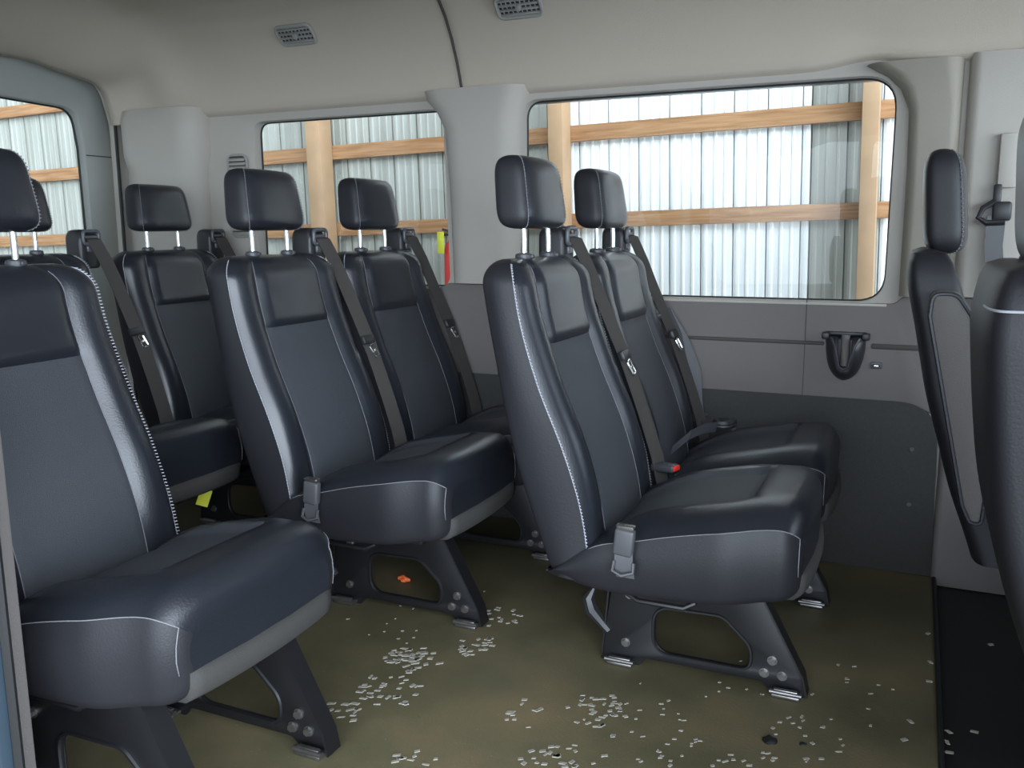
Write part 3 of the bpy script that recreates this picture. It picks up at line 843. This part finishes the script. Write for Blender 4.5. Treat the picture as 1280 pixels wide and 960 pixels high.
# ceiling vents on the sloping side of the headliner
def air_vent(x, z, label):
    # find y on profile
    y = None
    for a, b in zip(P_, P_[1:]):
        if a[1] <= z <= b[1]: y = a[0]+(b[0]-a[0])*(z-a[1])/(b[1]-a[1]); t = Vector((0, b[0]-a[0], b[1]-a[1])).normalized(); break
    nrm = Vector((0, -t.z, t.y)) if True else None
    if nrm.y > 0: nrm = -nrm
    e = empty('air_vent', (0, 0, 0)); xa = Vector((1, 0, 0)); za = nrm; ya = za.cross(xa)
    m = Matrix((xa, ya, za)).transposed().to_4x4(); m.translation = Vector((x, y, z))+nrm*.018
    e.matrix_world = m; tag(e, label, 'vent', None)
    bm = bmesh.new(); bm_tube(bm, [(a, b, .004) for a, b in rrect(-.075, .075, -.036, .036, .022)], .007, 8, True)
    f = from_bm('vent_frame', bm, 'louvre', e)
    b_ = plate('vent_backing', rrect(-.073, .073, -.034, .034, .02), [], .004, .0005, 'ventdark', e)
    for k in range(4):
        yy = -.024+k*.016
        bm = bmesh.new(); bm_box(bm, (-.068, yy-.0028, .001), (.068, yy+.0028, .010), .001); from_bm('slat', bm, 'louvre', e)
    for k in range(8):
        xx = -.056+k*.016
        bm = bmesh.new(); bm_box(bm, (xx-.0015, -.032, .001), (xx+.0015, .032, .006), .0005); from_bm('vane', bm, 'louvre', e)
    bm = bmesh.new(); bm_box(bm, (-.008, -.010, .006), (.008, .010, .018), .003); from_bm('thumb_tab', bm, 'louvre', e)
air_vent(-2.08, 1.757, 'oval slatted air vent in the headliner above the smaller window')
air_vent(-1.205, 1.763, 'slatted air vent cut by the top edge of the photo, above the large window')

# ------------------------------------------------------------------ rear end
# rear frame (arch) and doors
arch = [(.86, .10), (3.0, .10)]
def rear():
    outer = [(.80, -.03), (3.0, -.03), (3.0, 1.99), (.80, 1.99)]
    hole = round_poly([(1.03, .02), (2.83, .02), (2.835, 1.30), (2.835, 1.50), (2.79, 1.655), (2.45, 1.705), (1.41, 1.705), (1.07, 1.655), (1.025, 1.5)], [.03, .03, 0, .12, .10, .25, .25, .10, .12], 8)
    f = plate('wall_back', outer, [hole], .03, .003, 'trim', None, YZ(X0-.01)); struct(f, 'pale rear door surround')
    bm = bmesh.new(); bm_tube(bm, [(X0+.012, y, z) for y, z in hole], .007, 8, True)
    from_bm('door_seal', bm, 'rubber', f)
    for i, (a, b) in enumerate(((1.935, 2.90), (.96, 1.925))):
        o = rrect(a, b, .0, 1.76, .02)
        h = round_poly([(a+.07, .93), (b-.14, .93), (b-.145, 1.40), (b-.165, 1.555), (a+.07, 1.575)], [.05, .06, .10, .08, .05], 8) if i == 0 else round_poly([(a+.14, .93), (b-.07, .93), (b-.07, 1.575), (a+.165, 1.555), (a+.145, 1.40)], [.06, .05, .05, .08, .10], 8)
        d = plate('door_%d' % (i+1), o, [h], .05, .006, 'door', None, YZ(X0-.11)); struct(d, 'grey inner panel of a rear door with its window')
        plate('pane', h, [], .004, .0005, 'glass', d, YZ(X0-.125))
        bm = bmesh.new(); bm_tube(bm, [(X0-.125, y, z) for y, z in h], .006, 6, True); from_bm('window_rubber', bm, 'rubber', d)
        bm = bmesh.new()
        if i == 0: bm_box(bm, (X0-.088, b-.14, 1.367), (X0-.082, b, 1.371))
        else: bm_box(bm, (X0-.088, a, 1.367), (X0-.082, a+.14, 1.371))
        from_bm('panel_joint', bm, 'groove', d)
rear()

# near side wall with sliding door opening
nw = [(X0, -.03), (-1.27, -.03), (-1.27, 1.60), (.40, 1.60), (.40, -.03), (1.6, -.03), (1.6, 1.99), (X0, 1.99)]
h1 = rrect(-2.95, -2.25, .87, 1.48, .07); h2 = rrect(-2.1, -1.42, .87, 1.48, .07); h3 = rrect(.52, 1.48, .92, 1.52, .07)
w = plate('wall_right', nw, [h1, h2, h3], .05, .006, 'panel', None, XZ(.87)); struct(w, 'near side wall of the van with the sliding door opening')
for k, h in enumerate((h1, h2, h3)):
    window('window_%d' % (k+3), h, .86, 'near side window %s' % ('nearest the rear doors', 'beside the sliding door opening', 'of the passenger door')[k])
bm = bmesh.new()
bm_box(bm, (-1.34, .80, -.02), (-1.232, .845, 1.60), .012, 3)
j = struct(from_bm('door_3', bm, 'paint'), 'dark blue edge of the sliding door opening at the left of the photo')
bm = bmesh.new(); bm_tube(bm, [(-1.228, .835, .0), (-1.228, .835, 1.58)], .008, 8)
from_bm('rubber_seal', bm, 'rubber', j)
# cab end with windscreen opening
cab = plate('wall_front', [(.80, -.3), (3.0, -.3), (3.0, 1.99), (.80, 1.99)], [rrect(.95, 2.85, .95, 1.65, .12)], .04, .004, 'trim', None, YZ(1.62)); struct(cab, 'cab front with the windscreen opening')
bm = bmesh.new(); bm_box(bm, (X1-.02, 2.86, -.1), (1.62, 2.92, .95), .01); bm_box(bm, (X1-.02, .80, 1.90), (1.62, 3.0, 1.96), .01)
struct(from_bm('trim_8', bm, 'trim'), 'cab side trim')

# floor
bm = bmesh.new(); bm_box(bm, (X0-.05, .80, -.05), (.112, 2.93, 0), .004)
struct(from_bm('floor', bm, 'floor'), 'dirty olive brown vinyl floor')
bm = bmesh.new(); bm_box(bm, (.112, .80, -.09), (1.62, 2.93, -.022), .004)
struct(from_bm('trim_9', bm, 'rubber'), 'black rubber cab floor')
bm = bmesh.new(); bm_tube(bm, [(.108, .84, .001), (.108, 2.86, .001)], .006, 8)
struct(from_bm('trim_10', bm, 'rubber'), 'black edge strip where the vinyl floor ends')

# ------------------------------------------------------------------ cup holder, socket
ch = empty('cup_holder', (-.183, WY-.014, .665)); tag(ch, 'black funnel-shaped plastic cup holder on the side wall below the large window', 'cup holder')
bm = bmesh.new()
rows = []
for z, w_, d in ((.062, .057, .040), (.045, .057, .055), (.02, .056, .060), (-.01, .052, .058), (-.035, .045, .050), (-.055, .034, .038), (-.068, .020, .022), (-.074, .008, .010)):
    row = []
    for k in range(17):
        a = PI*k/16; row.append(bm.verts.new((-w_*math.cos(a), -d*math.sin(a)**.8, z)))
    rows.append(row)
for a, b in zip(rows, rows[1:]):
    for k in range(16): bm.faces.new((a[k], a[k+1], b[k+1], b[k]))
    bm.faces.new((a[-1], a[0], b[0], b[-1]))
bm.faces.new(rows[-1])
bmesh.ops.recalc_face_normals(bm, faces=bm.faces)
# open front notch: remove the centre strip of the upper rows
kill = [f for f in bm.faces if abs(f.calc_center_median().x) < .017 and f.calc_center_median().y < -.02 and f.calc_center_median().z > -.032]
bmesh.ops.delete(bm, geom=kill, context='FACES')
o = from_bm('holder_body', bm, 'plastic', ch); so = o.modifiers.new('s', 'SOLIDIFY'); so.thickness = .006; so.offset = -1
bm = bmesh.new(); bm_box(bm, (-.068, -.030, .052), (-.046, .0, .072), .004); bm_box(bm, (.046, -.030, .052), (.068, 0, .072), .004); bm_box(bm, (-.060, -.010, .062), (.060, 0, .074), .004)
from_bm('mounting_flange', bm, 'plastic', ch)
bm = bmesh.new(); bm_tube(bm, [(0, -.012, .066), (0, -.014, -.03)], .013, 12); from_bm('inner_rib', bm, 'panel', ch)
bm = bmesh.new()
for s in (-1, 1): bm_tube(bm, [(s*.040, -.038, .058), (s*.028, -.052, .035), (s*.018, -.057, -.005), (s*.012, -.055, -.030)], .004, 8)
bm_tube(bm, [(-.012, -.055, -.030), (0, -.054, -.036), (.012, -.055, -.030)], .005, 8)
from_bm('notch_rim', bm, 'plastic2', ch)
us = empty('power_socket', (-.093, WY-.014, .640)); tag(us, 'small grey rectangular charging socket to the right of the cup holder', 'socket')
bm = bmesh.new(); bm_box(bm, (-.017, -.005, -.010), (.017, 0, .010), .003); from_bm('faceplate', bm, 'buckle', us)
bm = bmesh.new(); bm_box(bm, (-.011, -.0065, -.0045), (.011, -.0045, .0045), .001); s = from_bm('port', bm, 'ventdark', us)
bm = bmesh.new(); bm_box(bm, (-.006, -.0075, -.0015), (.006, -.006, .001)); from_bm('contact', bm, 'chrome', s)

# driver's belt on the centre pillar
db = empty('seat_belt', (.19, WY-.045, 1.10)); tag(db, "driver's seat belt hanging on the centre pillar at the right edge", 'seat belt')
bm = bmesh.new(); bm_box(bm, (-.005, -.014, .055), (.04, .006, .20), .004); o = from_bm('height_adjuster', bm, 'trim', db)
bm = bmesh.new()
bm_box(bm, (-.012, -.02, .0), (.008, .0, .065), .005); bm_box(bm, (-.012, -.030, -.035), (.035, -.006, .018), .008)
bm_tube(bm, [(-.006, -.02, .02), (-.035, -.024, .0), (-.045, -.028, -.025), (-.025, -.028, -.04), (.02, -.028, -.038)], .008, 8)
from_bm('belt_loop', bm, 'plastic', db)
bm = bmesh.new(); bm_ribbon(bm, [(.0, -.02, -.02), (-.002, -.02, -.10), (.02, -.02, -.28), (.13, -.02, -.55), (.20, -.02, -.85), (.20, -.02, -1.119)], (1, .1, 0), .023, .002); from_bm('webbing', bm, 'plastic2', db)

# ------------------------------------------------------------------ things on the floor
tagy = from_bm('tag', (lambda b: (bm_box(b, (-.018, -.0015, -.028), (.018, .0015, .028), .001), b)[1])(bmesh.new()), 'yellow')
tagy.location = (-1.955, 2.010, .243); tagy.rotation_euler = (.1, .35, .65)
tag(tagy, 'small yellow tag hanging from the front edge of the rear row bench', 'tag')
bm = bmesh.new()
bm_tube(bm, [(-.020, 0, .008), (-.006, .006, .010), (.008, -.002, .009), (.020, .004, .007)], [.005, .009, .008, .004], 8); bm_box(bm, (-.006, -.012, .002), (.010, .010, .012), .003)
op = from_bm('plastic_clip', bm, 'orange'); op.location = (-1.357, 2.19, 0)
tag(op, 'small orange plastic piece lying on the floor under the middle row bench', 'clip')

def at(u, v, Z=0.):  # pixel of the photograph to a point on the floor, used once to lay out the flakes
    f = 1111.; d = (u-640, v-480, f)
    R = ((.91119466, .06482086, -.40684463), (.41192883, -.1583099, .89735869), (-.00623998, -.98525947, -.17095272))
    w = [sum(R[i][j]*d[j] for j in range(3)) for i in range(3)]
    t = (Z-1.05)/w[2]
    return w[0]*t, w[1]*t
def flakes():
    bm = bmesh.new(); rnd = random.Random(3)
    def flake(x, y, L, W, a):
        n = rnd.choice((4, 4, 5)); vs = []
        base = [(-L, -W), (L*rnd.uniform(.7, 1), -W*rnd.uniform(.6, 1)), (L, W), (-L*rnd.uniform(.6, 1), W*rnd.uniform(.7, 1))]
        if n == 5: base.append((-L*1.15, 0))
        ca, sa = math.cos(a), math.sin(a)
        lo = [bm.verts.new((x+p*ca-q*sa, y+p*sa+q*ca, .0003)) for p, q in base]
        hi = [bm.verts.new((x+(p*ca-q*sa)*.92, y+(p*sa+q*ca)*.92, .0014)) for p, q in base]
        hi = []
        for p, q in base: hi.append(bm.verts.new((x+(p*ca-q*sa)*.9, y+(p*sa+q*ca)*.9, .0016)))
        bm.faces.new(hi)
        for k in range(len(lo)): bm.faces.new((lo[k], lo[(k+1) % len(lo)], hi[(k+1) % len(lo)], hi[k]))
    spots = [  # cx, cy, rx, ry, count, size in the photograph
        (515, 825, 38, 16, 40, 1.1), (490, 862, 45, 22, 34, .9), (430, 890, 26, 14, 14, 1.0), (598, 808, 24, 14, 24, 1.0),
        (625, 770, 30, 14, 20, .9), (660, 890, 30, 20, 12, .8), (745, 888, 40, 22, 40, .75), (700, 945, 60, 15, 26, .8),
        (520, 948, 30, 10, 10, .9), (800, 900, 60, 30, 22, .6), (1000, 925, 60, 30, 18, .7), (560, 750, 90, 14, 12, .5),
        (900, 850, 120, 30, 16, .5), (1060, 880, 70, 50, 14, .6), (470, 790, 60, 20, 10, .5), (840, 940, 60, 18, 16, .6), (920, 950, 60, 10, 10, .7)]
    for cx, cy, rx, ry, n, s in spots:
        for _ in range(n):
            a = rnd.uniform(0, 2*PI); q = math.sqrt(rnd.random())
            x, y = at(cx+rx*q*math.cos(a), cy+ry*q*math.sin(a))
            if y > 2.80: continue
            flake(x, y, rnd.uniform(.005, .0105)*s, rnd.uniform(.003, .0065)*s, rnd.choice((.2, .35, 1.2, .5))+rnd.uniform(-.4, .4))
    for u, v in ((1162, 852), (1163, 716), (1160, 792), (1163, 828), (1186, 915), (1184, 928), (1187, 941), (1218, 915), (1239, 806), (1138, 902), (1130, 925)):
        x, y = at(u, v); flake(x, y, .008, .005, rnd.uniform(0, 3))
    o = from_bm('dried_mud_flakes', bm, 'flake', None, False); o['kind'] = 'stuff'
    tag(o, 'scattered pale dried mud flakes and tread marks on the vinyl floor', 'debris')
flakes()
# dark stain-like dirt clods near the front
for (u, v, s, lb) in ((963, 926, .016, 'larger dark clod of dirt on the floor near the bottom edge'), (1003, 930, .008, 'smaller dark clod of dirt right of the larger clod')):
    x, y = at(u, v); bm = bmesh.new(); bmesh.ops.create_icosphere(bm, subdivisions=2, radius=s)
    for q in bm.verts: q.co.z = max(0, q.co.z)*.45; q.co *= 1+.25*math.sin(q.co.x*300)*math.cos(q.co.y*260)
    o = from_bm('dirt_clod', bm, 'rubber'); o.location = (x, y, .0); tag(o, lb, 'dirt')

# ------------------------------------------------------------------ barn outside
TILT = Matrix.Translation((-1.9, 0, 1.1))@Matrix.Rotation(-.024, 4, 'Y')@Matrix.Translation((1.9, 0, -1.1))
BY = 5.05
def corrugated(name, x0, x1, material, label, y=BY):
    bm = bmesh.new(); x = x0; prof = []
    while x < x1-.001:   # a narrow major rib then flat with two low ribs
        for dx, d in ((0, 0), (.001, .040), (.010, .040), (.011, 0), (.024, -.004), (.036, -.004), (.044, 0), (.075, 0), (.079, -.005), (.088, -.005), (.092, 0), (.130, 0), (.134, -.005), (.143, -.005), (.147, 0)):
            if x+dx < x1: prof.append((x+dx, y+d))
        x += .1785
    prof.append((x1, y))
    a = [bm.verts.new((p[0], p[1], -1.0)) for p in prof]; b = [bm.verts.new((p[0], p[1], 4.2)) for p in prof]
    for k in range(len(prof)-1): bm.faces.new((a[k], a[k+1], b[k+1], b[k]))
    o = from_bm(name, bm, material, None, False)
    so = o.modifiers.new('s', 'SOLIDIFY'); so.thickness = .002
    o.matrix_world = TILT; return struct(o, label)
corrugated('wall_barn', -9.0, -2.02, 'sheet_grey', 'grey corrugated metal sheets of the barn wall beyond the rear')
corrugated('wall_barn_daylit', -2.02, -.545, 'sheet_daylit', 'corrugated barn sheets beyond the large window, daylight painted into their white')
corrugated('wall_barn_grey', -.545, -.20, 'sheet_grey', 'grey corrugated barn sheet at the right of the large window')
corrugated('wall_barn_front', -.20, 3.2, 'sheet_daylit', 'corrugated barn sheets ahead, daylight painted into their white')
# dark lap lines
def timber(name, lo, hi, m, label, cat='timber', group=None):
    bm = bmesh.new(); bm_box(bm, lo, hi, .003); o = from_bm(name, bm, m, None); o.matrix_world = TILT
    return tag(o, label, cat, group)
timber('timber_rail', (-9, 4.985, 1.55), (3.2, 5.023, 1.640), 'wood', 'upper horizontal pine rail on the barn wall outside the windows')
timber('timber_rail', (-9, 4.985, 1.055), (3.2, 5.023, 1.140), 'wood', 'lower horizontal pine rail on the barn wall outside the windows')
timber('timber_rail', (-9, 4.985, 2.06), (3.2, 5.023, 2.145), 'wood', 'topmost pine rail on the barn wall, seen through the rear door window')
timber('timber_rail', (-9, 4.985, .02), (3.2, 5.023, .11), 'wood', 'lowest pine rail on the barn wall near the ground')
timber('timber_post', (-1.954, 4.85, -1), (-1.865, 4.983, 4.2), 'wood_v', 'vertical timber post at the left side of the large window')
timber('timber_post', (-.285, 4.85, -1), (-.205, 4.983, 4.2), 'wood_v', 'vertical timber post at the right side of the large window')
timber('timber_post', (-3.64, 4.85, -1), (-3.53, 4.983, 4.2), 'wood_v', 'vertical timber post seen through the smaller window')
bm = bmesh.new(); bm_box(bm, (-14, -8, -1.1), (8, 5.1, -1.0)); struct(from_bm('floor_barn', bm, 'concrete'), 'barn floor outside the van')
# fire extinguisher
fe = empty('fire_extinguisher', (-2.605, 4.86, 1.06)); tag(fe, 'red fire extinguisher with yellow tag on the barn wall, seen through the smaller window', 'fire extinguisher')
bm = bmesh.new(); bm_tube(bm, [(0, 0, -.46), (0, 0, -.45), (0, 0, -.13), (0, 0, -.09), (0, 0, -.065)], [.026, .045, .045, .034, .013], 20); from_bm('cylinder', bm, 'extred', fe)
bm = bmesh.new(); bm_tube(bm, [(0, 0, -.07), (0, 0, -.03)], .014, 10); bm_tube(bm, [(-.06, 0, -.005), (0, 0, -.02), (.02, 0, -.03)], .008, 8); bm_tube(bm, [(-.06, 0, -.04), (0, 0, -.035)], .007, 8); bm_tube(bm, [(.02, 0, -.04), (.06, 0, -.06), (.065, -.0, -.16), (.06, 0, -.30)], .009, 8); from_bm('valve', bm, 'plastic', fe)
bm = bmesh.new(); bm_box(bm, (-.02, .04, -.42), (.02, .20, -.38), .003); bm_box(bm, (-.02, .04, -.16), (.02, .20, -.12), .003); bm_box(bm, (-.025, .05, -.45), (.025, .06, -.10), .003); from_bm('wall_bracket', bm, 'steel', fe)
bm = bmesh.new(); bm_box(bm, (-.060, -.068, -.15), (-.015, -.064, -.02), .001); from_bm('tag', bm, 'yellow', fe)

# ------------------------------------------------------------------ camera, light
cam = bpy.data.cameras.new('camera'); co = bpy.data.objects.new('camera', cam); C.objects.link(co)
cam.sensor_width = 36; cam.lens = 1111/1280*36; cam.clip_start = .02
R = ((.91119466, .06482086, -.40684463), (.41192883, -.1583099, .89735869), (-.00623998, -.98525947, -.17095272))
m = Matrix([[R[i][0], -R[i][1], -R[i][2]] for i in range(3)]).to_4x4(); m.translation = (0, 0, 1.05)
co.matrix_world = m
bpy.context.scene.camera = co

wd = bpy.data.worlds.new('world'); bpy.context.scene.world = wd; wd.use_nodes = True
nt = wd.node_tree; bg = nt.nodes['Background']; bg.inputs[0].default_value = (.82, .93, 1.06, 1)
tc = nt.nodes.new('ShaderNodeTexCoord'); sx = nt.nodes.new('ShaderNodeSeparateXYZ'); nt.links.new(tc.outputs['Generated'], sx.inputs[0])
# daylight comes in low through the open barn doors ahead and to the near side; the barn roof keeps the top dimmer
dt = nt.nodes.new('ShaderNodeVectorMath'); dt.operation = 'DOT_PRODUCT'; dt.inputs[1].default_value = (.70, -.71, .05); nt.links.new(tc.outputs['Generated'], dt.inputs[0])
def mth(op, x, y):
    m_ = nt.nodes.new('ShaderNodeMath'); m_.operation = op
    for k_, v_ in enumerate((x, y)):
        if isinstance(v_, (int, float)): m_.inputs[k_].default_value = v_
        else: nt.links.new(v_, m_.inputs[k_])
    return m_.outputs[0]
lobe = mth('ADD', mth('MULTIPLY', mth('POWER', mth('MAXIMUM', dt.outputs['Value'], 0.0), 2.6), 13.0), .9)
b = nt.nodes.new('ShaderNodeMapRange'); b.inputs[1].default_value = .35; b.inputs[2].default_value = .75; b.inputs[3].default_value = 1.0; b.inputs[4].default_value = .18
nt.links.new(sx.outputs[2], b.inputs[0])
mu = nt.nodes.new('ShaderNodeMath'); mu.operation = 'MULTIPLY'
nt.links.new(lobe, mu.inputs[0]); nt.links.new(b.outputs[0], mu.inputs[1])
nt.links.new(mu.outputs[0], bg.inputs[1])
sc = bpy.context.scene
sc.view_settings.view_transform = 'Standard'; sc.view_settings.look = 'None'; sc.view_settings.gamma = 1
sc.view_settings.use_curve_mapping = False; sc.view_settings.exposure = 0.0
